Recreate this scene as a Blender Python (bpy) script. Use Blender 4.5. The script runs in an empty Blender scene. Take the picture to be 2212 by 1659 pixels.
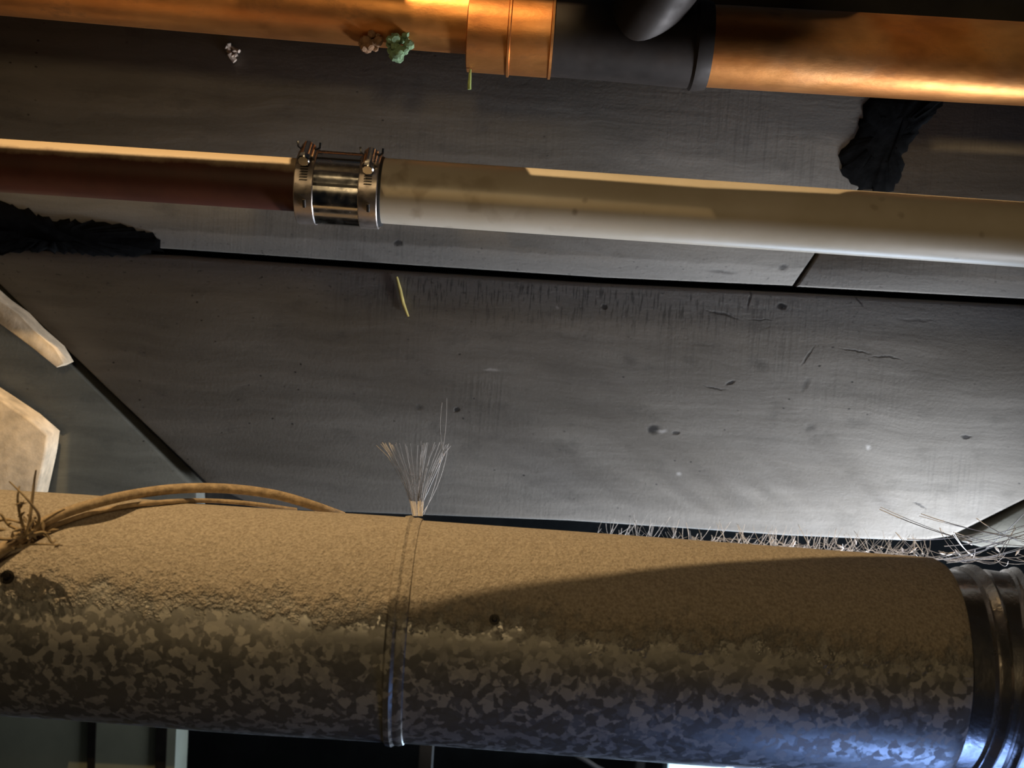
import bpy, math, random
from mathutils import Vector, Matrix
from math import sin, cos, pi, radians
random.seed(7)
C = bpy.context.scene.collection
sc = bpy.context.scene

# ------------------------------------------------------------------ camera
F = 2600.0; W, H = 2212.0, 1659.0
CAM = Vector((0, 0, 1.6)); PITCH = radians(6); ROLL = math.atan(0.070)
fwd = Vector((0, cos(PITCH), -sin(PITCH))); up0 = Vector((0, sin(PITCH), cos(PITCH))); X = Vector((1, 0, 0))
right = X*cos(ROLL) + up0*sin(ROLL); up = up0*cos(ROLL) - X*sin(ROLL)
cam = bpy.data.cameras.new('camera'); co = bpy.data.objects.new('camera', cam); C.objects.link(co)
m = Matrix((right, up, -fwd)).transposed().to_4x4(); m.translation = CAM
co.matrix_world = m
cam.sensor_width = 36; cam.lens = 36*F/W; cam.clip_start = 0.01
cam.dof.use_dof = True; cam.dof.focus_distance = 0.93; cam.dof.aperture_fstop = 8.0
sc.camera = co
# ------------------------------------------------------------------ look
vs = sc.view_settings
vs.view_transform = 'Standard'; vs.look = 'None'; vs.gamma = 1; vs.use_curve_mapping = False; vs.exposure = 0.0
wd = bpy.data.worlds.new('daylight'); sc.world = wd; wd.use_nodes = True
bg = wd.node_tree.nodes['Background']; bg.inputs[0].default_value = (0.62, 0.86, 1.0, 1); bg.inputs[1].default_value = 2.0

def aim(o, tgt):
    d = Vector(tgt) - o.location
    o.rotation_euler = d.to_track_quat('-Z', 'Y').to_euler()
def area(name, loc, tgt, sx, sy, power, col, spread=180):
    l = bpy.data.lights.new(name, 'AREA'); l.shape = 'RECTANGLE'; l.size = sx; l.size_y = sy; l.energy = power; l.color = col
    l.spread = radians(spread)
    o = bpy.data.objects.new(name, l); C.objects.link(o); o.location = loc; aim(o, tgt); return o
def spot(name, loc, tgt, power, col, ang, blend, size):
    l = bpy.data.lights.new(name, 'SPOT'); l.energy = power; l.color = col; l.spot_size = radians(ang); l.spot_blend = blend; l.shadow_soft_size = size
    o = bpy.data.objects.new(name, l); C.objects.link(o); o.location = loc; aim(o, tgt); return o
WARM = (1.0, 0.70, 0.36)
LAMP = Vector((-0.35, 0.68, 2.30))
spot('hanging_bulb', LAMP, (-0.15, 0.82, 1.4), 27, WARM, 110, 0.5, 0.0025)
spot('copper_fill_spot', (-0.20, 0.48, 2.20), (0.05, 1.0, 1.74), 32, WARM, 90, 0.4, 0.015)  # added spot to light the copper line; no lamp known here
spot('front_fill_spot', (-0.10, -0.45, 1.95), (0.1, 0.95, 1.60), 8.6, (1.0,.73,.39), 90, 0.9, 0.08)  # added warm fill, mainly for the white pipe; no bulb known here
area('low_daylight_fill', (0.66, 1.00, 1.08), (0.22, 1.16, 1.37), 0.24, 0.10, 4.3, (0.86, 0.91, 1.0), 85)  # added daylight panel for the board wall; no window opening here
area('duct_blue_fill', (0.38, 0.69, 0.98), (0.30, 0.78, 1.3), 0.20, 0.14, 0.33, (0.24, 0.42, 1.0), 120)  # added blue fill below the duct; no window opening here
area('daylight_far_window', (0.60, 1.80, 0.62), (0.45, 0.8, 1.2), 0.4, 0.3, 11.0, (0.55, 0.74, 1.0))

# ------------------------------------------------------------------ helpers
def P(px, py, depth):
    """point of the photo's pixel on the vertical plane y = depth"""
    d = fwd*F + right*(px-W/2) + up*(H/2-py)
    return CAM + d*(depth/d.y)
def rad(rpx, p):
    return rpx*((p-CAM).dot(fwd))/F
def tag(o, label=None, cat=None, group=None, kind=None):
    if label: o['label'] = label
    if cat: o['category'] = cat
    if group: o['group'] = group
    if kind: o['kind'] = kind
    return o
def empty(name, loc, label=None, cat=None, group=None):
    o = bpy.data.objects.new(name, None); C.objects.link(o); o.location = loc; o.empty_display_size = 0.02
    return tag(o, label, cat, group)
def link(name, verts, faces, mat, parent=None, mw=None, smooth=True, sharp=40):
    me = bpy.data.meshes.new(name); me.from_pydata([tuple(v) for v in verts], [], faces); me.validate(); me.update()
    if mat: me.materials.append(mat)
    if smooth:
        for p in me.polygons: p.use_smooth = True
        me.set_sharp_from_angle(angle=radians(sharp))
    o = bpy.data.objects.new(name, me); C.objects.link(o)
    if mw is not None: o.matrix_world = mw
    if parent is not None:
        o.parent = parent
        wp = Matrix.LocRotScale(parent.location, parent.rotation_euler, None)
        if parent.parent: wp = Matrix.LocRotScale(parent.parent.location, parent.parent.rotation_euler, None) @ wp
        loc_m = wp.inverted() @ (mw if mw is not None else Matrix())
        o.location, q, _ = loc_m.decompose(); o.rotation_euler = q.to_euler()
    return o
class MB:
    def __init__(s): s.v = []; s.f = []
    def add(s, v, f):
        n = len(s.v); s.v += [Vector(a) for a in v]; s.f += [tuple(i+n for i in q) for q in f]
    def box(s, lo, hi):
        x0,y0,z0 = lo; x1,y1,z1 = hi
        s.add([(x0,y0,z0),(x1,y0,z0),(x1,y1,z0),(x0,y1,z0),(x0,y0,z1),(x1,y0,z1),(x1,y1,z1),(x0,y1,z1)],
              [(0,3,2,1),(4,5,6,7),(0,1,5,4),(1,2,6,5),(2,3,7,6),(3,0,4,7)])
    def tube(s, pts, r, n=8, cap=True):
        pts = [Vector(p) for p in pts]; rr = r if callable(r) else (lambda t: r)
        base = len(s.v); k = len(pts); ref = Vector((0.13, 0.31, 0.94))
        for i, p in enumerate(pts):
            t = (pts[min(i+1,k-1)] - pts[max(i-1,0)]).normalized()
            a = t.cross(ref)
            if a.length < 1e-4: a = t.cross(Vector((1,0,0)))
            a.normalize(); b = t.cross(a)
            q = rr(i/(k-1))
            for j in range(n):
                th = 2*pi*j/n; s.v.append(p + (a*cos(th)+b*sin(th))*q)
        for i in range(k-1):
            for j in range(n):
                j2 = (j+1) % n
                s.f.append((base+i*n+j, base+i*n+j2, base+(i+1)*n+j2, base+(i+1)*n+j))
        if cap:
            s.f.append(tuple(base+j for j in range(n))[::-1]); s.f.append(tuple(base+(k-1)*n+j for j in range(n)))
    def lathe(s, prof, n=64, rf=None, closed=False, cap=True):
        """profile of (x, r) swept round the local x axis; rf(x, theta) adds to r"""
        base = len(s.v); k = len(prof)
        for x, r in prof:
            for j in range(n):
                th = 2*pi*j/n; q = r + (rf(x, th) if rf else 0)
                s.v.append(Vector((x, -q*sin(th), q*cos(th))))
        rng = k if closed else k-1
        for i in range(rng):
            i2 = (i+1) % k
            for j in range(n):
                j2 = (j+1) % n
                s.f.append((base+i*n+j, base+i2*n+j, base+i2*n+j2, base+i*n+j2))
        if cap and not closed:
            s.f.append(tuple(base+j for j in range(n))); s.f.append(tuple(base+(k-1)*n+j for j in range(n))[::-1])
    def prism(s, poly, nrm, th, bev=0.0):
        """polygon (list of points) as the front, extruded along nrm by th, edge bevel bev"""
        n = len(poly); poly = [Vector(p) for p in poly]; nrm = Vector(nrm)
        c = sum(poly, Vector())/n
        rings = []
        if bev:
            ins = []
            for i in range(n):
                a = (poly[i]-poly[i-1]).normalized(); b = (poly[(i+1)%n]-poly[i]).normalized()
                na = a.cross(nrm); nb = b.cross(nrm)
                if na.dot(c-poly[i]) < 0: na = -na; nb = -nb
                d = (na+nb); d = d*(bev/max(0.3, d.dot(na)))
                ins.append(poly[i]+d)
            rings = [ins, [p.lerp(q,0.7)+nrm*bev*0.3 for p,q in zip(ins,poly)], [p+nrm*bev for p in poly]]
        else: rings = [poly]
        rings.append([p+nrm*th for p in poly])
        base = len(s.v)
        for r in rings: s.v += r
        for k in range(len(rings)-1):
            for i in range(n):
                j = (i+1) % n
                s.f.append((base+k*n+i, base+k*n+j, base+(k+1)*n+j, base+(k+1)*n+i))
        s.f.append(tuple(base+i for i in range(n))[::-1]); L = base+(len(rings)-1)*n
        s.f.append(tuple(L+i for i in range(n)))
    def build(s, name, mat, parent=None, mw=None, smooth=True, sharp=40):
        return link(name, s.v, s.f, mat, parent, mw, smooth, sharp)
def frame(p0, p1):
    """matrix with local x from p0 to p1, local z up"""
    x = (p1-p0).normalized(); y = Vector((0,0,1)).cross(x).normalized(); z = x.cross(y)
    mm = Matrix((x, y, z)).transposed().to_4x4(); mm.translation = p0
    return mm
def spline(pts, n=12):
    pts = [Vector(p) for p in pts]; out = []
    for i in range(len(pts)-1):
        p0 = pts[max(i-1,0)]; p1 = pts[i]; p2 = pts[i+1]; p3 = pts[min(i+2,len(pts)-1)]
        for k in range(n):
            t = k/n
            out.append(0.5*((2*p1)+(p2-p0)*t+(2*p0-5*p1+4*p2-p3)*t*t+(3*p1-p0-3*p2+p3)*t**3))
    return out+[pts[-1]]

# ------------------------------------------------------------------ materials
class NT:
    def __init__(s, name):
        s.m = bpy.data.materials.new(name); s.m.use_nodes = True; s.t = s.m.node_tree
        s.b = s.t.nodes['Principled BSDF']; s.tc = s.n('ShaderNodeTexCoord'); s.obj = s.tc.outputs['Object']
    def n(s, k): return s.t.nodes.new(k)
    def l(s, a, b): s.t.links.new(a, b)
    def setin(s, i, v):
        if hasattr(v, 'is_linked') or isinstance(v, bpy.types.NodeSocket): s.l(v, i)
        else: i.default_value = v
    def map(s, scale=(1,1,1), rot=(0,0,0), loc=(0,0,0), src=None):
        a = s.n('ShaderNodeMapping'); s.l(src or s.obj, a.inputs[0]); a.inputs['Scale'].default_value = scale
        a.inputs['Rotation'].default_value = rot; a.inputs['Location'].default_value = loc; return a.outputs[0]
    def noise(s, scale, detail=4, rough=.5, vec=None, dist=0, col=False):
        a = s.n('ShaderNodeTexNoise'); s.l(vec or s.obj, a.inputs['Vector']); a.inputs['Scale'].default_value = scale
        a.inputs['Detail'].default_value = detail; a.inputs['Roughness'].default_value = rough; a.inputs['Distortion'].default_value = dist
        return a.outputs['Color' if col else 'Fac']
    def voro(s, scale, vec=None, feature='F1', out='Color'):
        a = s.n('ShaderNodeTexVoronoi'); s.l(vec or s.obj, a.inputs['Vector']); a.inputs['Scale'].default_value = scale; a.feature = feature
        return a.outputs[out]
    def math(s, op, a, b=0.0, c=0.0, clamp=False):
        q = s.n('ShaderNodeMath'); q.operation = op; q.use_clamp = clamp
        for i, v in enumerate((a, b, c)): s.setin(q.inputs[i], v)
        return q.outputs[0]
    def rng(s, v, a, b, c=0.0, d=1.0, smooth=False):
        q = s.n('ShaderNodeMapRange'); s.setin(q.inputs[0], v)
        if smooth: q.interpolation_type = 'SMOOTHSTEP'
        for i, x in zip((1,2,3,4), (a,b,c,d)): s.setin(q.inputs[i], x)
        return q.outputs[0]
    def mix(s, f, a, b, mode='MIX'):
        q = s.n('ShaderNodeMix'); q.data_type = 'RGBA'; q.blend_type = mode
        s.setin(q.inputs[0], f)
        for i, v in ((6,a),(7,b)):
            s.setin(q.inputs[i], (*v,1) if isinstance(v, tuple) and len(v)==3 else v)
        return q.outputs[2]
    def vadd(s, a, b, k):
        q = s.n('ShaderNodeVectorMath'); q.operation = 'MULTIPLY_ADD'; s.l(b, q.inputs[0]); q.inputs[1].default_value = k; s.l(a, q.inputs[2]); return q.outputs[0]
    def xyz(s, v=None):
        q = s.n('ShaderNodeSeparateXYZ'); s.l(v or s.obj, q.inputs[0]); return q.outputs
    def blob(s, c, rx, rz, warp=None, soft=0.5, ang=0.0):
        """soft elliptic mark centred on local c in the x/z plane"""
        src = warp or s.obj
        q = s.n('ShaderNodeMapping'); q.vector_type = 'TEXTURE'; s.l(src, q.inputs[0])
        q.inputs['Location'].default_value = c; q.inputs['Rotation'].default_value = (0, ang, 0); q.inputs['Scale'].default_value = (rx, 1e3, rz)
        ln = s.n('ShaderNodeVectorMath'); ln.operation = 'LENGTH'; s.l(q.outputs[0], ln.inputs[0])
        return s.rng(ln.outputs['Value'], 1.0, 1.0-soft, 0.0, 1.0, True)
    def out(s, col=None, rough=None, metal=None, bump=None, dist=0.001, strength=1.0, **kw):
        if col is not None: s.setin(s.b.inputs['Base Color'], (*col,1) if isinstance(col, tuple) and len(col)==3 else col)
        if rough is not None: s.setin(s.b.inputs['Roughness'], rough)
        if metal is not None: s.setin(s.b.inputs['Metallic'], metal)
        if bump is not None:
            q = s.n('ShaderNodeBump'); q.inputs['Distance'].default_value = dist; q.inputs['Strength'].default_value = strength
            s.l(bump, q.inputs['Height']); s.l(q.outputs[0], s.b.inputs['Normal'])
        for k, v in kw.items(): s.setin(s.b.inputs[k], v)
        return s.m

WALL_Y = 1.12
def wall_material(name, base=(0.19,0.18,0.16), marks=True):
    t = NT(name)
    warp = t.vadd(t.obj, t.noise(9, 3, .5, col=True), (0.03,0.03,0.03))
    grain = t.noise(1.0, 6, .6, t.map((6, 20, 60), src=warp))
    big = t.noise(5.5, 4, .55, t.map((1,1,2.0)))
    blot = t.noise(26, 5, .65, t.map((1,1,1.8)))
    fine = t.noise(420, 3, .6)
    saw = t.noise(1.0, 2, .5, t.map((420, 10, 16)))
    sawmask = t.rng(t.noise(6, 2, .5, t.map((1.0,1,1.3), loc=(3,0,1))), .5, .66)
    c = t.mix(t.rng(grain, .35, .65), tuple(x*0.78 for x in base), tuple(x*1.18 for x in base))
    c = t.mix(t.rng(big, .3, .7, 0, .55), c, (base[0]*.62, base[1]*.58, base[2]*.52))
    c = t.mix(t.math('MULTIPLY', t.rng(blot, .56, .74), .5), c, tuple(x*.45 for x in base))
    c = t.mix(t.math('MULTIPLY', t.rng(saw, .52, .64), t.math('MULTIPLY', sawmask, .34)), c, tuple(x*.4 for x in base))
    specks = t.rng(t.voro(70, feature='F1', out='Distance', vec=t.map((1,1,1.5), src=warp)), .11, .05)
    c = t.mix(t.math('MULTIPLY', specks, t.rng(t.noise(14,2), .5, .62)), c, (0.03,0.028,0.026))
    # pale planed bands on both sides of the long seam, the lower one full of saw ticks
    A_ = P(380,548,WALL_Y); B_ = P(2212,656,WALL_Y); k_ = (B_.z-A_.z)/(B_.x-A_.x)
    ox, oy, oz = t.xyz()
    d_ = t.math('SUBTRACT', oz, t.math('ADD', t.math('MULTIPLY', ox, k_), A_.z-k_*A_.x))
    rag = t.math('MULTIPLY', t.math('SUBTRACT', t.noise(45, 4, .6, t.map((.35,1,1))), .5), .012)
    dd = t.math('ADD', d_, rag)
    if marks:
        b1 = t.math('MULTIPLY', t.rng(dd, .0215, .0195), t.rng(d_, -.001, .001))
        b2 = t.math('MULTIPLY', t.rng(dd, -.034, -.016), t.rng(d_, .001, -.001))
        c = t.mix(t.math('MULTIPLY', b1, .55), c, tuple(x*1.45 for x in base))
        c = t.mix(t.math('MULTIPLY', b2, .65), c, tuple(x*1.55 for x in base))
        tick = t.math('MULTIPLY', t.rng(t.noise(1.0, 2, .5, t.map((520, 10, 60))), .54, .62), t.math('MULTIPLY', t.rng(t.math('ADD', ox, t.math('MULTIPLY', rag, 6)), P(720,600,WALL_Y).x, P(900,600,WALL_Y).x), t.rng(ox, P(1900,600,WALL_Y).x, P(1450,600,WALL_Y).x)))
        low_ = t.math('MULTIPLY', t.rng(d_, -.055, -.03), t.rng(d_, -.006, -.012))
        c = t.mix(t.math('MULTIPLY', t.math('MULTIPLY', tick, low_), .7), c, tuple(x*.35 for x in base))
        spk = t.math('MULTIPLY', t.rng(t.noise(190, 3, .6, t.map((1,1,1.6))), .64, .70), t.rng(d_, -.09, -.01))
        c = t.mix(t.math('MULTIPLY', spk, t.math('MULTIPLY', t.rng(d_, .05, .0), .6)), c, (0.03,0.028,0.026))
    h = t.math('ADD', t.math('MULTIPLY', grain, .5), t.math('ADD', t.math('MULTIPLY', fine, .16), t.math('MULTIPLY', t.math('MULTIPLY', saw, sawmask), .12)))
    if marks:
        w2 = t.vadd(t.vadd(t.obj, t.noise(60, 4, .6, col=True), (0.008,0,0.008)), t.noise(60,1,.5,col=True), (-0.004*0-0.0,0,0))
        off = Vector((0.004,0,0.004))
        def blob(px, py, rx, ry, a=0.0, soft=.5, k=1.0):
            nonlocal c, h
            p = P(px,py,WALL_Y); s = p.y/F*1.02
            b = t.blob((p.x+off.x,0,p.z+off.z), rx*s, ry*s, w2, soft, a)
            b = t.math('MULTIPLY', b, k)
            c = t.mix(b, c, (0.018,0.017,0.017)); h = t.math('SUBTRACT', h, t.math('MULTIPLY', b, .3))
        # knots, nail holes and scratches
        for a in [(1412,925,20,13,0,.7,.9),(1460,936,11,6,0,.6,.8),(1578,829,13,5,-.5,.6,.9),(1545,838,34,2.5,.15,.8,.7),(1850,757,42,3,.12,.7,.8),
                  (1915,772,42,3,.05,.7,.7),(1745,770,4,30,.5,.7,.6),(1752,925,18,14,0,1,.45),(2087,942,14,6,.1,.6,.9),(986,884,10,5,0,.6,.9),
                  (1690,661,14,9,0,.6,.9),(1305,663,9,7,0,.6,.8),(860,527,13,8,0,.6,.8),(1692,577,12,9,0,.7,.7),(1560,585,50,7,0,1,.5),
                  (1560,680,50,4,.2,.8,.6),(1640,690,40,3,0,.8,.5),(1360,775,28,16,0,1,.35),(1640,785,40,22,.3,1,.4),(1985,1092,20,3,.4,.6,.7),
                  (1740,830,10,22,.4,1,.5),(905,880,12,10,0,1,.5),(1620,645,4,30,.1,.8,.6),(1855,650,3,22,-.7,.8,.6),(1980,690,60,5,0,1,.4)]:
            blob(*a)
        # pale scuffs
        for px,py,rx,ry in [(1468,1023,8,6),(1203,664,5,5),(1060,800,24,5),(1875,965,8,8),(1430,930,16,5)]:
            p = P(px,py,WALL_Y); s = p.y/F
            b = t.blob((p.x+off.x,0,p.z+off.z), rx*s, ry*s, w2, .8)
            c = t.mix(b, c, (0.34,0.33,0.31))
    return t.out(c, t.rng(blot, .3, .7, .55, .8), 0.0, h, .0012, .9, **{'Specular IOR Level': .35})

def duct_material(name, dusty=True, r=0.075):
    t = NT(name)
    x, y, z = t.xyz()
    wp = t.vadd(t.obj, t.noise(110, 4, .6, col=True), (0.010,0.010,0.010))
    cell = t.xyz(t.voro(165, wp))
    cell2 = t.xyz(t.voro(280, wp))
    sp = t.math('ADD', t.math('MULTIPLY', cell[0], .75), t.math('MULTIPLY', cell2[0], .35))
    bright = t.rng(sp, .62, .70)
    c = t.mix(bright, (0.30,0.29,0.26), (0.45,0.43,0.38))
    mid = t.rng(t.math('ADD', t.math('MULTIPLY', cell[1], .7), t.math('MULTIPLY', cell2[1], .3)), .45, .5)
    c = t.mix(t.math('MULTIPLY', mid, .35), c, (0.27,0.26,0.25))
    rough = t.rng(sp, .3, .7, .34, .62)
    metal = t.math('SUBTRACT', 0.6, t.math('MULTIPLY', bright, .35))
    # settled dust on the upward side with a ragged lower edge
    n1 = t.noise(22, 5, .65); n2 = t.noise(130, 4, .7); grit = t.noise(520, 3, .7)
    zz = t.math('DIVIDE', z, r)
    e = t.math('ADD', zz, t.math('ADD', t.math('MULTIPLY', t.math('SUBTRACT', n1, .5), .55), t.math('MULTIPLY', t.math('SUBTRACT', n2, .5), .55)))
    dm = t.rng(e, .30, .58, 0, 1, True)
    lump = t.noise(85, 5, .75)
    dc = t.mix(t.rng(grit, .35, .65), (0.33,0.27,0.20), (0.54,0.46,0.36))
    dc = t.mix(t.rng(lump, .6, .75, 0, .5), dc, (0.17,0.13,0.09))
    c = t.mix(dm, c, dc)
    rough = t.math('ADD', rough, t.math('MULTIPLY', dm, .5), clamp=True)
    metal = t.math('MULTIPLY', metal, t.math('SUBTRACT', 1.0, dm))
    h = t.math('ADD', t.math('MULTIPLY', t.math('ADD', t.math('MULTIPLY', grit, .35), lump), dm), t.math('MULTIPLY', bright, .03))
    return t.out(c, rough, metal, h, .0036, .9)

def simple(name, col, rough=.5, metal=0.0, var=.25, scale=30, bump=.0004, **kw):
    t = NT(name); n = t.noise(scale, 5, .6)
    c = t.mix(t.rng(n, .3, .7), tuple(x*(1-var) for x in col), tuple(min(1, x*(1+var)) for x in col))
    return t.out(c, t.rng(t.noise(scale*2.3,3), .3, .7, max(0,rough-.08), min(1,rough+.1)), metal, n, bump, .7, **kw)

def copper_material():
    t = NT('copper')
    n = t.noise(14, 5, .6, t.map((.6,1,1))); n2 = t.noise(60, 5, .65, t.map((.5,1,1)))
    c = t.mix(t.rng(n, .35, .7), (0.80,0.36,0.11), (0.50,0.19,0.06))
    c = t.mix(t.rng(n2, .55, .72, 0, .55), c, (0.20,0.10,0.05))
    c = t.mix(t.rng(t.noise(9,3,.5,t.map((1,1,1),loc=(2,1,4))), .55, .75, 0, .5), c, (0.72,0.52,0.30))
    return t.out(c, t.rng(n2, .3, .7, .36, .5), .9, n2, .0006, .6)
def pvc_material():
    t = NT('white_plastic')
    n = t.noise(18, 4, .6); wp = t.vadd(t.obj, t.noise(40,3,.5,col=True), (0.01,0.01,0.01))
    c = t.mix(t.rng(n, .3, .75), (0.62,0.55,0.45), (0.52,0.45,0.34))
    x, y, z = t.xyz()
    near = t.rng(x, .16, .0)
    dirt = t.rng(t.noise(38, 3, .5, wp), .56, .66)
    c = t.mix(t.math('MULTIPLY', dirt, t.math('MULTIPLY', near, .55)), c, (0.22,0.15,0.08))
    dots = t.rng(t.voro(45, wp, out='Distance'), .14, .06)
    c = t.mix(t.math('MULTIPLY', dots, t.rng(t.noise(9,2), .52, .6, 0, .6)), c, (0.20,0.14,0.08))
    return t.out(c, .42, 0.0, n, .0002, .4, **{'Coat Weight': .15, 'Coat Roughness': .35})

M_wall = wall_material('weathered_board')
M_side = wall_material('side_board', (0.15,0.15,0.125), False)
M_duct = duct_material('galvanized_steel_dusty')
M_copper = copper_material()
M_copper_dark = simple('shaded_copper', (0.035,0.028,0.025), .55, .35, .35, 25)  # darkened copper: shade over the tee is put into the colour
M_pvc = pvc_material()
def brown_material():
    t = NT('dark_red_iron'); n = t.noise(20,5,.6)
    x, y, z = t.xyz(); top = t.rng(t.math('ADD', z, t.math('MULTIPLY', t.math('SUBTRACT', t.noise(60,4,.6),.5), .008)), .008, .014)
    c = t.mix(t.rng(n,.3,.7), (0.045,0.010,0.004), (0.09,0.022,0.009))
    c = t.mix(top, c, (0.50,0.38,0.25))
    return t.out(c, .55, 0.0, n, .0003, .6)
M_brown = brown_material()
M_steel = simple('stainless_band', (0.62,0.60,0.57), .2, 1.0, .08, 60, .0001)
M_band = simple('clamp_band', (0.46,0.40,0.36), .34, .85, .15, 80, .0002)
M_rubber = simple('black_rubber', (0.02,0.02,0.02), .6)
M_black = simple('black_tar_shadow', (0.006,0.0065,0.007), .95, 0, .4, 90, .0008, **{'Specular IOR Level': .08})  # tar, also the colour of a cast shadow on the board
M_void = simple('rough_dark_masonry', (0.035,0.034,0.032), .9, 0, .4, 12, .004)
M_joist = simple('old_joist_wood', (0.07,0.055,0.04), .8, 0, .35, 20, .002)
M_verd = simple('verdigris', (0.22,0.34,0.19), .8, 0, .5, 160, .002)
M_crust = simple('brown_crust', (0.30,0.17,0.09), .85, 0, .4, 160, .002)
M_dustcable = simple('dusty_cable_sheath', (0.42,0.31,0.19), .85, 0, .35, 200, .0012)
M_twig = simple('dry_stem', (0.36,0.26,0.14), .8, 0, .35, 120)
M_yellow = simple('yellow_straw', (0.62,0.50,0.16), .7)
M_green = simple('pale_green_drip', (0.45,0.60,0.20), .5)
M_chip = simple('pale_chip', (0.50,0.40,0.32), .7)
M_lit = simple('lamplit_board', (0.72,0.58,0.40), .8, 0, .3, 60, .001)  # pale tone carries the lamplight falling on the side board
M_greybox = simple('grey_green_sheet', (0.24,0.25,0.18), .6, 0, .2, 8)
M_frame = simple('white_window_frame', (0.7,0.72,0.74), .5)
M_screw = simple('dark_screw', (0.03,0.025,0.02), .5, .6)
M_floor = simple('earth_floor', (0.10,0.08,0.06), .95, 0, .4, 6, .01)

def web_material():
    t = NT('cobweb_silk')
    n = t.noise(300, 3, .6)
    t.out((0.62,0.57,0.52), .7, 0.0)
    return t.m
M_web = web_material()
def film_material():
    t = NT('cobweb_film')
    a = t.rng(t.noise(1.0, 5, .7, t.map((500,500,45))), .34, .62, .12, .75)
    za = P(900,1115,.86).z; zb = P(900,955,1.06).z
    a = t.math('MULTIPLY', a, t.rng(t.xyz()[2], zb-.006, za))
    t.out((0.66,0.58,0.50), .8, 0.0, Alpha=a)
    return t.m
M_film = film_material()

# ------------------------------------------------------------------ the room
def plane_poly(pts, depth): return [P(a, b, depth) for a, b in pts]
def struct(o): o['kind'] = 'structure'; return o
XL, XR, YB, YF, ZC = -1.5, 1.5, -1.3, 1.95, 2.35
g = MB(); g.box((XL,YB,-0.1), (XR,YF,0)); struct(g.build('floor', M_floor, smooth=False))
g = MB(); g.box((XL,YB,ZC), (XR,YF,ZC+0.1)); struct(g.build('ceiling', M_void, smooth=False))
g = MB(); g.box((XL-0.1,YB,-0.1), (XL,YF,ZC+0.1)); struct(g.build('wall_left', M_void, smooth=False))
g = MB(); g.box((XR,YB,-0.1), (XR+0.1,YF,ZC+0.1)); struct(g.build('wall_right', M_void, smooth=False))
g = MB(); g.box((XL-.1,YB-0.1,-0.1), (XR+.1,YB,ZC+0.1)); struct(g.build('wall_front', M_void, smooth=False))
# far wall with the low window
wl = P(1432, 1659, YF).x; wt = P(1432, 1600, YF).z; wr = wl+0.62; wb = wt-0.5
g = MB()
g.box((XL-.1,YF,-0.1),(wl,YF+.1,ZC+.1)); g.box((wr,YF,-0.1),(XR+.1,YF+.1,ZC+.1))
g.box((wl,YF,wt),(wr,YF+.1,ZC+.1)); g.box((wl,YF,-.1),(wr,YF+.1,wb))
struct(g.build('wall_rear', M_void, smooth=False))
g = MB(); q = .03
g.box((wl,YF+.02,wb),(wl+.012,YF+.08,wt)); g.box((wr-q,YF+.02,wb),(wr,YF+.08,wt)); g.box((wl+.012,YF+.02,wt-q),(wr-q,YF+.08,wt)); g.box((wl+.012,YF+.02,wb),(wr-q,YF+.08,wb+q))
wf = struct(g.build('window_1', M_frame, smooth=False))
t = NT('window_glass'); t.b.inputs['Transmission Weight'].default_value = 1.0; t.out((0.9,0.97,1.0), .02, 0.0, IOR=1.1)
g = MB(); g.box((wl+.012,YF+.04,wb+q),(wr-q,YF+.044,wt-q)); g.build('pane', t.m, wf, smooth=False)

# board wall behind the pipes: three boards, seams, slanted joint
g = MB(); N = (0,1,0)
seam = [(-300,505),(380,545),(870,580),(1300,608),(1716,627),(2212,653),(2600,672)]
up_l = [(-300,40),(1800,40)]+[(2060,60),(1756,551),(1709,619)]+[(1300,600),(870,572),(380,539),(-300,500)]
g.prism(plane_poly([(-500,-10),(1100,60),(2040,130),(1762,545),(1712,617),(1300,599),(870,571),(380,538),(-500,488)], WALL_Y)[::-1], N, .03, .0015)
g.prism(plane_poly([(2052,130),(2900,170),(2900,680),(2212,645),(1722,619),(1770,547)], WALL_Y)[::-1], N, .03, .0015)
low = [(-60,533),(380,552),(870,586),(1300,613),(1716,633),(2212,660),(2900,694),(2900,740),(2212,1082),(2055,1160),(1985,1170),(1700,1158),(1500,1144),(1230,1126),(560,1100),(445,1045),(230,840),(90,705),(-60,560)]
g.prism(plane_poly(low, WALL_Y)[::-1], N, .03, .004)
struct(g.build('wall_back', M_wall, smooth=True, sharp=30))
# dark masonry in the slots behind the boards
g = MB(); g.prism(plane_poly([(-700,-60),(2900,-60),(2900,1130),(2100,1125),(1230,1095),(-700,1060)], WALL_Y+.032)[::-1], N, .02)
struct(g.build('wall_core', M_void, smooth=False))
# side board left of the slanted gap, and the lower right board
g = MB(); g.prism(plane_poly([(-400,240),(-20,610),(85,722),(222,858),(425,1060),(425,1160),(-400,1120)], WALL_Y)[::-1], N, .03, .003)
struct(g.build('trim_1', M_side, smooth=True, sharp=30))
g = MB(); g.prism(plane_poly([(2900,760),(2212,1096),(2078,1170),(2120,1182),(2900,1185)], WALL_Y)[::-1], N, .03, .0015)
struct(g.build('trim_2', M_side, smooth=True, sharp=30))

# unseen timber pieces added overhead to block and shape the lamplight
g = MB(); g.box((-.378, .873, 1.875), (.06, .945, 2.34)); g.box((.06, .873, 1.91), (XR, .945, 2.34)); g.box((XL, .896, 1.875), (-.378, .945, 2.34)); tag(g.build('light_blocker_bar', M_joist, smooth=False), 'added unseen bar above the copper line that keeps lamplight off the wall', 'blocker')
g = MB(); g.box((-.10, .645, 1.95), (-.05, .70, 2.35)); tag(g.build('light_blocker_stub', M_joist, smooth=False), 'added unseen timber stub that shades the middle of the copper line', 'joist')  # added out of view to shade the middle of the copper

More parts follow.
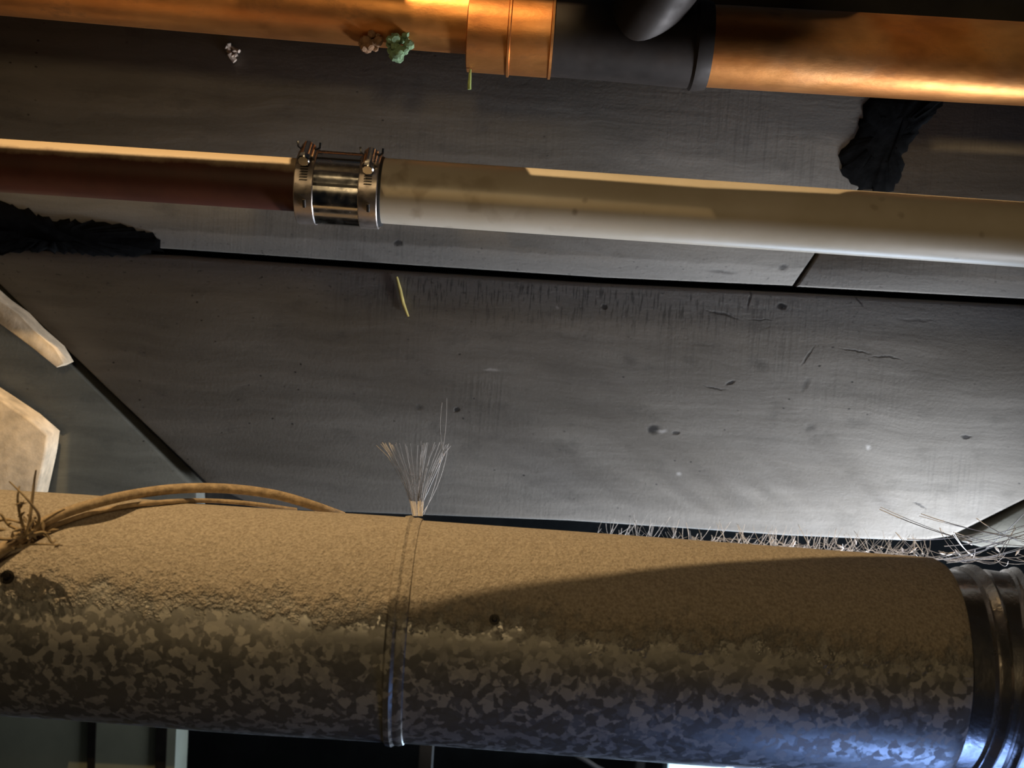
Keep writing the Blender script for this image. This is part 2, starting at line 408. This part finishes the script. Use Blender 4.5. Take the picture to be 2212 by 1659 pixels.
g = MB(); g.box((-1.2, .43, 2.04), (1.2, .643, 2.06)); tag(g.build('light_blocker_plank', M_joist, smooth=False), 'added unseen flat plank overhead that keeps the copper fill off duct and wall', 'plank')  # added out of view to cut the copper spot's downward rays
g = MB(); g.prism([Vector((x,.60,z)) for x,z in [(0,1.785),(.118,1.785),(.15,1.845),(.15,2.038),(0,2.038)]], (0,1,0), .035); tag(g.build('light_blocker_hanger', M_joist, smooth=False), 'added unseen hanging board that shades the copper tee', 'board')  # added out of view to keep the front fill off the tee
# ------------------------------------------------------------------ bits on the wall
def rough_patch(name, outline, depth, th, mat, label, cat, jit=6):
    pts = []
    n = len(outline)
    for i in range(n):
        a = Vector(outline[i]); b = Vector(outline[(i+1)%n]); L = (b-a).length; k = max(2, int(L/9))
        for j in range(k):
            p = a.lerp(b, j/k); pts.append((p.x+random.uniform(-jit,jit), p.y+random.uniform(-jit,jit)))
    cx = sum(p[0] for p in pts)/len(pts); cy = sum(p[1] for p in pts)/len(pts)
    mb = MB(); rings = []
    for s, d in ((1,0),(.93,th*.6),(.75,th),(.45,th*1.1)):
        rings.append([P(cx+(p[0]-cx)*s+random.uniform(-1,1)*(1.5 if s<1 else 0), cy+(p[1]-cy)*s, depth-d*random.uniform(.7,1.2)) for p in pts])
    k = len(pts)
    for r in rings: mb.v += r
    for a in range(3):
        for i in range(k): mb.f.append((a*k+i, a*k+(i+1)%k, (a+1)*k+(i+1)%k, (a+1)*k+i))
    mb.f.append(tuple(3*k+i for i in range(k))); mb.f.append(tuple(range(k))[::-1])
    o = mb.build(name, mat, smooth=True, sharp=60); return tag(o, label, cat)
rough_patch('tar_and_shadow_patch', [(1880,205),(2050,205),(2010,255),(1975,295),(1950,330),(1952,385),(1925,416),(1860,412),(1812,372),(1815,335),(1850,300),(1860,250)], WALL_Y-.0003, .002, M_black,  # a cast shadow put into a dark patch, with tar at the bottom
            'cast shadow built as a dark patch, tar at its foot, between copper pipe and white pipe', 'tar')
rough_patch('tar_and_shadow_patch', [(-60,420),(20,440),(110,475),(230,480),(330,505),(352,540),(300,552),(210,556),(150,545),(60,540),(-60,556)], WALL_Y-.0003, .002, M_black,
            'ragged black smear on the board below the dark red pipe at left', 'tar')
def strip(name, pts, w, depth, mat, label, cat):
    mb = MB(); mb.tube([P(a,b,depth-.001) for a,b in pts], lambda t: rad(w, P(*pts[0],depth))*(1-.5*abs(2*t-1)), 8)
    return tag(mb.build(name, mat), label, cat)
strip('straw', [(857,598),(864,625),(871,655),(882,684)], 4.5, WALL_Y-.002, M_yellow, 'short yellow straw stuck on the grey board below the seam', 'straw')
mb = MB()
for i in range(9):
    c = P(500+random.uniform(-8,14), 112+random.uniform(-10,12), WALL_Y-.004); r = .0022*random.uniform(.6,1.1)
    mb.tube([c+Vector((random.uniform(-1,1),0,random.uniform(-1,1)))*.004, c, c+Vector((random.uniform(-1,1),-.3,random.uniform(-1,1)))*.004], r, 7)
tag(mb.build('flake', M_chip), 'small pale flake on the dark wall under the left copper pipe', 'flake')

# lamplight on the side board, built as two raised sandy pieces
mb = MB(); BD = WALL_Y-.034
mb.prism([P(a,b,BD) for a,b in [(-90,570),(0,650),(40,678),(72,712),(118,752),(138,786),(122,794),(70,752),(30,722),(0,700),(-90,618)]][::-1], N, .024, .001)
tag(mb.build('lamplight_strip', M_lit, smooth=True), 'strip of lamplight built as a thin sandy piece along the slanted gap at the left edge', 'lamplight_strip')
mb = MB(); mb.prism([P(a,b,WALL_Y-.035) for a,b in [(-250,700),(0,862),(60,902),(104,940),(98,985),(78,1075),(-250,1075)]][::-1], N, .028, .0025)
tag(mb.build('lamplight_patch', M_lit, smooth=True, sharp=60), 'patch of lamplight built as a pale sandy piece above the duct at the left edge', 'lamplight')

# ------------------------------------------------------------------ galvanized duct
D_Y = 0.80
p0 = P(0,1296,D_Y); p1 = P(2000,1442,D_Y); ax = (p1-p0).normalized()
R = rad(238, p0.lerp(p1,.5))
def on_axis(px):
    best = min((abs((lambda v: W/2 + F*(v.dot(right))/v.dot(fwd))(p0+ax*s/2000-CAM) - px), s) for s in range(-1200, 2400))
    return best[1]/2000
s0, s_seam, s_end = -1.0, on_axis(872), on_axis(2015)
MD = frame(p0, p1)
duct = empty('galvanized_duct', p0, 'long round galvanized duct, dusty on top with mottled spangle, across the bottom', 'duct')
g = MB()
prof = [(s0,R)]
x = s0
while x < s_seam-.004: x += .02; prof.append((min(x,s_seam-.004),R))
prof.append((s_seam-.0035, R))
g.lathe(prof, 128, rf=lambda x,th: .0006*sin(3*th+x*5)+.0004*sin(x*31+th))
g.build('duct_section', M_duct, duct, MD)
g = MB(); prof = [(s_seam+.003,R-.001)]
x = s_seam+.003
while x < s_end-.012: x += .02; prof.append((min(x,s_end-.012), R-.001))
prof += [(s_end-.004,R-.0012),(s_end,R-.003),(s_end,R-.006)]
g.lathe(prof, 128, rf=lambda x,th: .0006*sin(2*th+x*4))
g.build('duct_section', M_duct, duct, MD)
g = MB(); g.lathe([(s_seam-.006,R-.0005),(s_seam-.0045,R+.0016),(s_seam-.001,R+.0022),(s_seam+.0012,R+.0008),(s_seam+.004,R+.0012),(s_seam+.007,R+.0004),(s_seam+.008,R-.002)],128)
g.build('joint_band', M_duct, duct, MD)
def on_duct(px, py, lift=0.0):
    """point of the duct's skin under a pixel"""
    d = (fwd*F + right*(px-W/2) + up*(H/2-py)).normalized()
    w = CAM-p0; a = d-ax*d.dot(ax); b = w-ax*w.dot(ax)
    A = a.dot(a); B = 2*a.dot(b); Cc = b.dot(b)-(R+lift)**2; disc = B*B-4*A*Cc
    k = -B/(2*A) if disc < 0 else (-B-math.sqrt(disc))/(2*A)
    q = CAM+d*k; foot = p0+ax*((q-p0).dot(ax)); nn = (q-foot).normalized()
    return foot+nn*(R+lift), nn
for px, py, r in ((1068,1338,.0022),(16,1247,.0030)):
    q, nn = on_duct(px, py)
    mb = MB(); mb.tube([q-nn*.001, q+nn*.002, q+nn*.0035], lambda t: r*(1-.4*t), 6)
    mb.tube([q, q+nn*.0008], r*1.5, 14)
    mb.build('screw', M_screw, duct)

# unseen board added above, its outline cut to shape lamplight on duct and pipes
def on_cyl(c, a_, r_, px, py):
    d = (fwd*F + right*(px-W/2) + up*(H/2-py)).normalized(); w = CAM-c
    a = d-a_*d.dot(a_); b = w-a_*w.dot(a_); A = a.dot(a); B = 2*a.dot(b); Cc = b.dot(b)-r_*r_; disc = max(0, B*B-4*A*Cc)
    return CAM+d*((-B-math.sqrt(disc))/(2*A))
PY = 0.87
w0 = P(826,412,PY); w1 = P(2212,507,PY); wa = (w1-w0).normalized(); Rw = rad(70, w0.lerp(w1,.5))
b0 = P(-100,351,PY); b1 = P(650,400,PY); ba = (b1-b0).normalized(); Rb = rad(57,b0)
SZ = 1.87
def shade_pt(q): return LAMP.lerp(q, (LAMP.z-SZ)/(LAMP.z-q.z))
e_ = [shade_pt(on_duct(a,b)[0]) for a,b in ((600,1440),(900,1300),(1300,1238),(1650,1207),(2000,1203))]
f_ = [shade_pt(on_cyl(w0,wa,Rw,a,b)) for a,b in ((1130,384),(1500,412),(1800,424))]
f2 = shade_pt(on_cyl(w0,wa,Rw,1850,429))
ca_ = shade_pt(on_cyl(b0,ba,Rb,632,360)); cb_ = shade_pt(on_cyl(w0,wa,Rw,1130,430)); cy_ = min(ca_.y, cb_.y)
h_ = [shade_pt(on_cyl(b0,ba,Rb,a,b)) for a,b in ((-200,318),(0,328),(300,345),(626,362))]
poly = e_+[Vector((e_[-1].x+.002,max(cy_,e_[-1].y+.002),SZ)),Vector((ca_.x,cy_,SZ))]+[Vector((h_[0].x,cy_,SZ))]+h_+[Vector((ca_.x,.873,SZ)),Vector((cb_.x,.873,SZ))]+f_+[f2+Vector((0,.006,0)), Vector((.12,f2.y+.006,SZ)),Vector((.12,.645,SZ)),Vector((e_[0].x,.645,SZ))]
g = MB(); g.prism(poly, (0,0,1), .008); tag(g.build('light_blocker_notched', M_joist, smooth=False), 'added unseen notched board above the duct that shapes lamplight on duct and pipes', 'board')
# ------------------------------------------------------------------ elbow at the right end
t = NT('bright_galvanized')
n = t.noise(40,5,.6)
M_elbow = t.out(t.mix(t.rng(n,.35,.7),(0.62,0.60,0.58),(0.36,0.34,0.32)), t.rng(n,.3,.7,.16,.36), .95, n, .0012, .8)
elbow = empty('duct_elbow', p0+ax*s_end, 'shiny ribbed metal duct elbow at the lower right corner', 'elbow')
sc_ = s_end
Re = R-.007
cur = p0+ax*sc_; dirv = ax.copy(); bend = Vector((0,-1,-.25)).normalized()
base_m = MD.copy()
for i in range(6):
    L = [.030,.022,.024,.024,.026,.05][i]
    mm = frame(cur, cur+dirv)
    g = MB(); r2 = Re+.0012*(i%2)
    g.lathe([(-.004 if i else .001,r2-.004),(-.002 if i else .002,r2),(L*.5,r2),(L*.56,r2+.0024),(L*.62,r2+.0005),(L*.72,r2+.003),(L*.78,r2+.0045),(L*.84,r2+.003),(L*.95,r2-.0005),(L+.002,r2-.004)], 96, rf=lambda x,th: .0007*sin(5*th+i))
    g.build('gore', M_elbow, elbow, mm)
    cur = cur+dirv*L
    dirv = (dirv + bend*.16).normalized()

# ------------------------------------------------------------------ white pipe, dark red pipe, coupling
MW = frame(w0, w1)
g = MB(); g.lathe([(0,Rw-.004),(0,Rw)]+[(i*.04,Rw) for i in range(1,38)],96)
tag(g.build('drain_pipe', M_pvc, None, MW), 'long white plastic drain pipe running right from the clamp coupling', 'pipe')
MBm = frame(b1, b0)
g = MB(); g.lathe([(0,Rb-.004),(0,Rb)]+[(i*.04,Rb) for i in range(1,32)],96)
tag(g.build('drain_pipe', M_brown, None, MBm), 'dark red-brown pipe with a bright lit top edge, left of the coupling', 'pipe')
c0 = P(646,402,PY); c1 = P(832,415,PY); ca = (c1-c0).normalized(); LC = (c1-c0).length
MC = frame(c0, c1); Rc = Rw+.0012
coup = empty('pipe_coupling', c0, 'shiny metal clamp coupling joining the dark red and white pipes', 'coupling')
g = MB(); g.lathe([(.001,Rb-.001),(.001,Rc),(.004,Rc+.0008),(LC-.004,Rc+.0008),(LC-.001,Rc),(LC-.001,Rw-.001)],96)
g.build('rubber_sleeve', M_rubber, coup, MC)
g = MB(); ks = 14
prof = [(.008+ (LC-.016)*i/24, Rc+.0014) for i in range(25)]
g.lathe(prof, 160, rf=lambda x,th: .0005*sin(7*th)+.0002*sin(15*th+1))
g.build('shield', M_steel, coup, MC)
def band(xc, w, th_screw, idx):
    g = MB(); rr = Rc+.0024
    g.lathe([(xc-w/2,rr-.0007),(xc-w/2+.0006,rr),(xc+w/2-.0006,rr),(xc+w/2,rr-.0007),(xc+w/2,rr-.0016),(xc-w/2,rr-.0016)], 96, closed=True)
    b = g.build('hose_clamp', M_band, coup, MC)
    # worm slots round the front of the band
    s = MB()
    for k in range(16):
        th = radians(20)+k*radians(4.2)
        for dx in (0,):
            u = Vector((0,-sin(th),cos(th))); tt = Vector((0,-cos(th),-sin(th))); c = Vector((xc,0,0))+u*(rr+.0001)
            hw = w*.24; a = tt*.0007
            s.add([c-X*hw-a*.6+X*.0008,c+X*hw-a*.6-X*.0002,c+X*hw+a*.6-X*.0008,c-X*hw+a*.6+X*.0002,
                   c-X*hw-a*.6+u*.0003+X*.0008,c+X*hw-a*.6+u*.0003-X*.0002,c+X*hw+a*.6+u*.0003-X*.0008,c-X*hw+a*.6+u*.0003+X*.0002],[(0,3,2,1),(4,5,6,7),(0,1,5,4),(1,2,6,5),(2,3,7,6),(3,0,4,7)])
    s.build('worm_slots', M_screw, b, MC, smooth=False)
    # slotted hole low on the band
    th = radians(118); u = Vector((0,-sin(th),cos(th))); tt = Vector((0,-cos(th),-sin(th))); c = Vector((xc+.001,0,0))+u*rr
    s = MB(); s.tube([c-tt*.003, c+tt*.003], .0012, 8); s.build('slot', M_screw, b, MC)
    # screw housing on top
    th = th_screw; u = Vector((0,-sin(th),cos(th))); tt = Vector((0,-cos(th),-sin(th))); c = Vector((xc,0,0))+u*(rr+.0035)
    s = MB(); arch = []
    for k in range(9):
        a = pi*k/8; arch.append(X*(cos(a)*.0056)+u*(sin(a)*.0050-.0035))
    pts = []
    for d in (-.008,.006):
        pts += [c+tt*d+p*1.0 for p in arch] + [c+tt*d+p*.78+u*(-.0008) for p in arch[::-1]]
    n = 18; s.add(pts, [tuple(range(n)), tuple(range(n,2*n))[::-1]]+[(i,n+i,n+(i+1)%n,(i+1)%n) for i in range(n)])
    for sx in (-1,1):
        s.tube([c+X*sx*.005-u*.003-tt*.006, c+X*sx*.0075-u*.0025-tt*.008, c+X*sx*.008+u*.0005-tt*.010], .0009, 6)
    s.build('screw_housing', M_steel, b, MC)
    s = MB(); s.tube([c-tt*.007, c+tt*.009], .0033, 16); s.tube([c+tt*.009,c+tt*.0095,c+tt*.014,c+tt*.0148], lambda q: .0044 if .2<q<.9 else .0036, 8)
    s.build('clamp_screw', M_steel, b, MC)
band(.0075, .0135, radians(36), 0)
band(LC-.0095, .0135, radians(42), 1)

# ------------------------------------------------------------------ copper drain line
CY = 0.99
cop = empty('copper_drain_line', P(1100,80,CY), 'copper drain line with couplings and tee across the top of the picture', 'pipe')
l0 = P(-300,-72,CY); l1 = P(1100,44,CY); Rl = rad(78,l1)
ML = frame(l1, l0)
g = MB(); g.lathe([(-.01,Rl)]+[(i*.03,Rl) for i in range(0,18)],96, rf=lambda x,th:.0006*sin(x*9+2*th))
tag(g.build('pipe', M_copper, cop, ML), 'left copper pipe')
r0 = P(1500,98,CY); r1 = P(2212,139,CY); Rr = rad(86,r1); MR = frame(r0, r1)
g = MB(); g.lathe([(-.01,Rr)]+[(i*.03,Rr) for i in range(0,34)],96, rf=lambda x,th:.0006*sin(x*7+2*th))
tag(g.build('pipe', M_copper, cop, MR), 'right copper pipe')
f0 = P(1012,62,CY); f1 = P(1530,100,CY); MF = frame(f0, f1); LF = (f1-f0).length; Rf = rad(91,f1)
ux = LF/518
g = MB(); g.lathe([(0,Rf-.004),(.001,Rf),(86*ux,Rf),(88*ux,Rf+.0018),(92*ux,Rf+.0018),(94*ux,Rf),(176*ux,Rf),(178*ux,Rf+.0012),(183*ux,Rf+.001),(184*ux,Rf-.002)],96)
g.build('coupling', M_copper, cop, MF)
g = MB(); g.lathe([(184*ux,Rf-.004),(184*ux,Rf-.001),(300*ux,Rf-.001),(480*ux,Rf),(486*ux,Rf+.002),(497*ux,Rf+.002),(LF,Rf+.0005),(LF,Rf-.004)],96)
g.build('tee_fitting', M_copper_dark, cop, MF)
# branch of the tee going up and towards the viewer's right
bs = P(1370,60,CY)+Vector((0,-.01,0)); be = P(1640,-330,CY-.1)
g = MB(); d = (be-bs); g.tube([bs, bs+d*.2, bs+d*.6, be], Rf*.82, 48)
g.build('tee_branch', M_copper_dark, cop)
# verdigris growth under the left pipe
def crust(name, cx, cy, rx, ry, dep, mat, k, parent, seed):
    rnd = random.Random(seed); mb = MB()
    for i in range(k):
        a = rnd.uniform(0,2*pi); q = math.sqrt(rnd.random()); c = P(cx+rx*q*cos(a), cy+ry*q*sin(a), dep+rnd.uniform(-.006,.006)); r = rnd.uniform(.0022,.0050)
        v = [Vector((rnd.uniform(-1,1),rnd.uniform(-1,1),rnd.uniform(-1,1))).normalized()*r*.7 for _ in range(2)]
        mb.tube([c-v[0], c-v[0]*.7, c, c+v[0]*.7, c+v[0]], lambda t: r*(.35+.65*sin(pi*t)), 7)
    return mb.build(name, mat, parent, sharp=25)
crust('verdigris_crust', 862, 92, 24, 36, CY-.018, M_verd, 42, cop, 3)
crust('brown_crust', 800, 86, 24, 24, CY-.016, M_crust, 26, cop, 4)
mb = MB(); mb.tube([P(1016,150,CY-.01),P(1015,168,CY-.01),P(1014,180,CY-.01),P(1014,193,CY-.01)], lambda t: .0008+.0012*t*(1.6-t), 8)
mb.build('green_drip', M_green, cop)

# ------------------------------------------------------------------ cable over the duct
def dpt(px, py, lift): return on_duct(px, py, lift)[0]
cab = empty('electric_cable', dpt(200,1090,.004), 'dust-covered twin cable arching over the duct at left', 'cable')
mb = MB()
def over(px, py):   # points above the duct silhouette sit at the depth of its crest
    return P(px, py, D_Y+.01)
pts = [dpt(-60,1240,.0048), dpt(0,1188,.0048), dpt(70,1142,.006), dpt(140,1108,.008), dpt(240,1078,.012), P(340,1060,.80), P(430,1054,.81), P(520,1058,.82), P(600,1070,.83), P(670,1090,.84), P(740,1115,.86)]
mb.tube(spline(pts,10), .0034, 12); mb.build('cable_strand', M_dustcable, cab)
mb = MB()
pts = [dpt(-60,1252,.003), dpt(0,1201,.003), dpt(80,1152,.003), dpt(180,1114,.003), dpt(280,1092,.003), dpt(380,1083,.002), P(460,1082,.83), P(540,1088,.84), P(640,1102,.86)]
mb.tube(spline(pts,10), .0017, 10); mb.build('cable_strand', M_dustcable, cab)

# dry weed sprig caught on the cable
mb = MB(); rnd = random.Random(11)
root = Vector(dpt(58,1150,.006))
stems = [((58,1160),(66,1110),(74,1040),(78,1015)), ((56,1160),(45,1120),(38,1080),(42,1050)), ((60,1162),(85,1120),(60,1080),(20,1040)), ((60,1165),(90,1130),(120,1110),(140,1100)),
         ((-20,1130),(10,1122),(40,1128),(62,1140)), ((-20,1160),(15,1165),(50,1160),(110,1150)), ((60,1160),(95,1150),(112,1172),(120,1165)), ((-20,1215),(20,1190),(70,1176),(135,1178)), ((60,1150),(20,1135),(0,1110),(-20,1120)), ((62,1110),(72,1140),(66,1165),(60,1175))]
for s in stems:
    q = [P(a, b, .728+rnd.uniform(-.004,.004)) for a,b in s]
    mb.tube(spline(q,6), lambda t: .0012*(1.1-.7*t), 6)
for i in range(26):
    c = P(rnd.gauss(50,30), rnd.gauss(1140,22), .728+rnd.uniform(-.004,.004)); v = Vector((rnd.uniform(-1,1),rnd.uniform(-.3,.3),rnd.uniform(-1,1)))*.004
    mb.tube([c-v, c, c+v], lambda t: .0012*sin(pi*(t*.9+.05)), 6)
tag(mb.build('dry_sprig', M_twig), 'dry brown weed sprig caught on the cable at the left edge', 'sprig')

# ------------------------------------------------------------------ cobwebs
def web_strand(mb, a, b, r, sag=.004, n=8, rnd=random):
    a = Vector(a); b = Vector(b); k = Vector((rnd.uniform(-1,1),rnd.uniform(-1,1),-1))*sag
    mb.tube([a.lerp(b,i/n)+k*(4*(i/n)*(1-i/n)) for i in range(n+1)], r, 4, cap=False)
rnd = random.Random(5)
fun = empty('funnel_cobweb', P(905,1112,.86), 'funnel-shaped cobweb rising from the duct joint to the board', 'cobweb')
# film: narrow at the duct joint, spreading towards the board
mb = MB(); rows, cols = 14, 14
for i in range(rows+1):
    t_ = i/rows; y_ = 1115-t_*160; wd_ = 9+ (t_**1.7)*58; cx_ = 902+ -6*t_*(1-t_)*4 + t_*-8
    for j in range(cols+1):
        u_ = j/cols*2-1
        mb.v.append(P(cx_+u_*wd_, y_-abs(u_)*10*t_, .80+.06+t_*.20+.012*cos(u_*2)))
for i in range(rows):
    for j in range(cols):
        a = i*(cols+1)+j; mb.f.append((a,a+1,a+cols+2,a+cols+1))
mb.build('web_film', M_film, fun)
mb = MB()
for i in range(38):
    u_ = rnd.uniform(-1,1); k_ = u_ if i%4 else rnd.choice([-1,1])
    a = P(903+u_*9, 1118, .86)
    for (e0,e1,d0,d1) in [(0,.35,.86,.93),(.35,1,.93,1.10)]:
        pass
    pts = []; jj = rnd.uniform(.75,1.15)
    for t_ in [0,.2,.4,.6,.8,1]:
        wd_ = 9+(t_**1.7)*62; pts.append(P(902-8*t_+k_*wd_*jj+rnd.uniform(-1,1), 1115-t_*rnd.uniform(150,162), .86+t_*.2))
    mb.tube(pts, .00016, 4, cap=False)
for a,b in [((955,980),(915,1112)),((968,960),(912,1110)),((955,870),(960,985)),((965,860),(950,1000)),((900,1112),(960,980))]:
    web_strand(mb, P(*a,1.08), P(*b,.88), .00022, .003, 8, rnd)
mb.build('web_strands', M_web, fun)

mb = MB(); 
def wall_pt(px,py): return P(px,py,WALL_Y-.004)
for i in range(190):
    x_ = rnd.uniform(1290,2010); yb = 1150+(x_-1290)*.06
    a = P(x_, yb-rnd.uniform(0,44), 1.108); b = P(x_+rnd.uniform(-60,60), yb+rnd.uniform(4,40), rnd.uniform(.90,1.05))
    web_strand(mb, a, b, rnd.choice([.00012,.00018,.00026]), rnd.uniform(.002,.008), 7, rnd)
for i in range(110):
    x_ = rnd.uniform(1290,2200); yb = 1158+(x_-1290)*.05
    web_strand(mb, P(x_,yb+rnd.uniform(-12,14),1.06), P(x_+rnd.uniform(20,110),yb+rnd.uniform(-10,22),1.02), .00015, rnd.uniform(.001,.006), 6, rnd)
for i in range(26):
    c = P(rnd.uniform(1420,2210), 1182+rnd.uniform(-14,14), 1.03); v = Vector((rnd.uniform(-1,1),0,rnd.uniform(-1,1)))*.004
    mb.tube([c-v,c,c+v], lambda t:.0012*sin(pi*(t*.9+.05)), 5)
tag(mb.build('tangled_cobweb', M_web), 'tangled dusty cobweb in the dark gap between board and duct at right', 'cobweb')
mb = MB()
for a,b in [((1935,1150),(2003,1208)),((2030,1140),(2082,1207)),((2195,1140),(2155,1203)),((1990,1110),(2212,1165)),((2060,1150),(2212,1180)),((2000,1210),(2212,1155)),((1900,1100),(2100,1170)),
            ((2110,1120),(2212,1170)),((2080,1165),(2212,1135)),((2020,1210),(2170,1170)),((2100,1200),(2060,1150)),((1960,1165),(2120,1150)),((2130,1185),(2212,1110)),((2040,1180),(2212,1148)),((2050,1212),(2212,1185))]:
    for k in range(2):
        j = lambda: rnd.uniform(-5,5)*k
        web_strand(mb, P(a[0]+j(),a[1]+j(),1.0), P(b[0]+j(),b[1]+j(),.88), .00035-.00012*k, .002, 6, rnd)
tag(mb.build('stretched_cobweb', M_web), 'bright stretched cobweb strands above the end of the duct at right', 'cobweb')

# ------------------------------------------------------------------ below the duct
BY = 1.25
box = empty('metal_cabinet', P(180,1700,BY), 'grey-green sheet metal box under the duct at the lower left', 'box')
tl = P(-400,1500,BY); tr = P(384,1500,BY)
z0 = tr.z-.5
mb = MB(); mb.box((tl.x,BY,z0),(tr.x,BY+.05,tr.z)); mb.build('body', M_greybox, box, smooth=False)
for a,w in ((200,5),(350,7)):
    q = P(a,1600,BY); mb = MB(); mb.box((q.x-.0008*w,BY-.003,z0),(q.x+.0008*w,BY-.0005,tr.z)); mb.build('seam_strip', M_screw, box, smooth=False)
mb = MB(); q = P(1376,1659,1.7); mb.box((q.x,1.7,0),(q.x+.011,1.72,1.0))
tag(mb.build('pipe_riser', M_frame, smooth=False), 'narrow pale upright post left of the bright window', 'post')
mb = MB(); q = P(925,1659,1.45); mb.box((q.x-.012,1.45,0),(q.x+.004,1.48,1.02)); tag(mb.build('upright_stud', M_joist, smooth=False), 'dark upright stud below the middle of the duct', 'stud')
mb = MB(); mb.tube(spline([P(1205,1590,1.1),P(1235,1625,1.1),P(1290,1659,1.1),P(1500,1800,1.1),P(1600,2500,1.1)],8), .003, 10)
tag(mb.build('hanging_cord', M_rubber), 'dark cord hanging under the duct left of the window', 'cord')
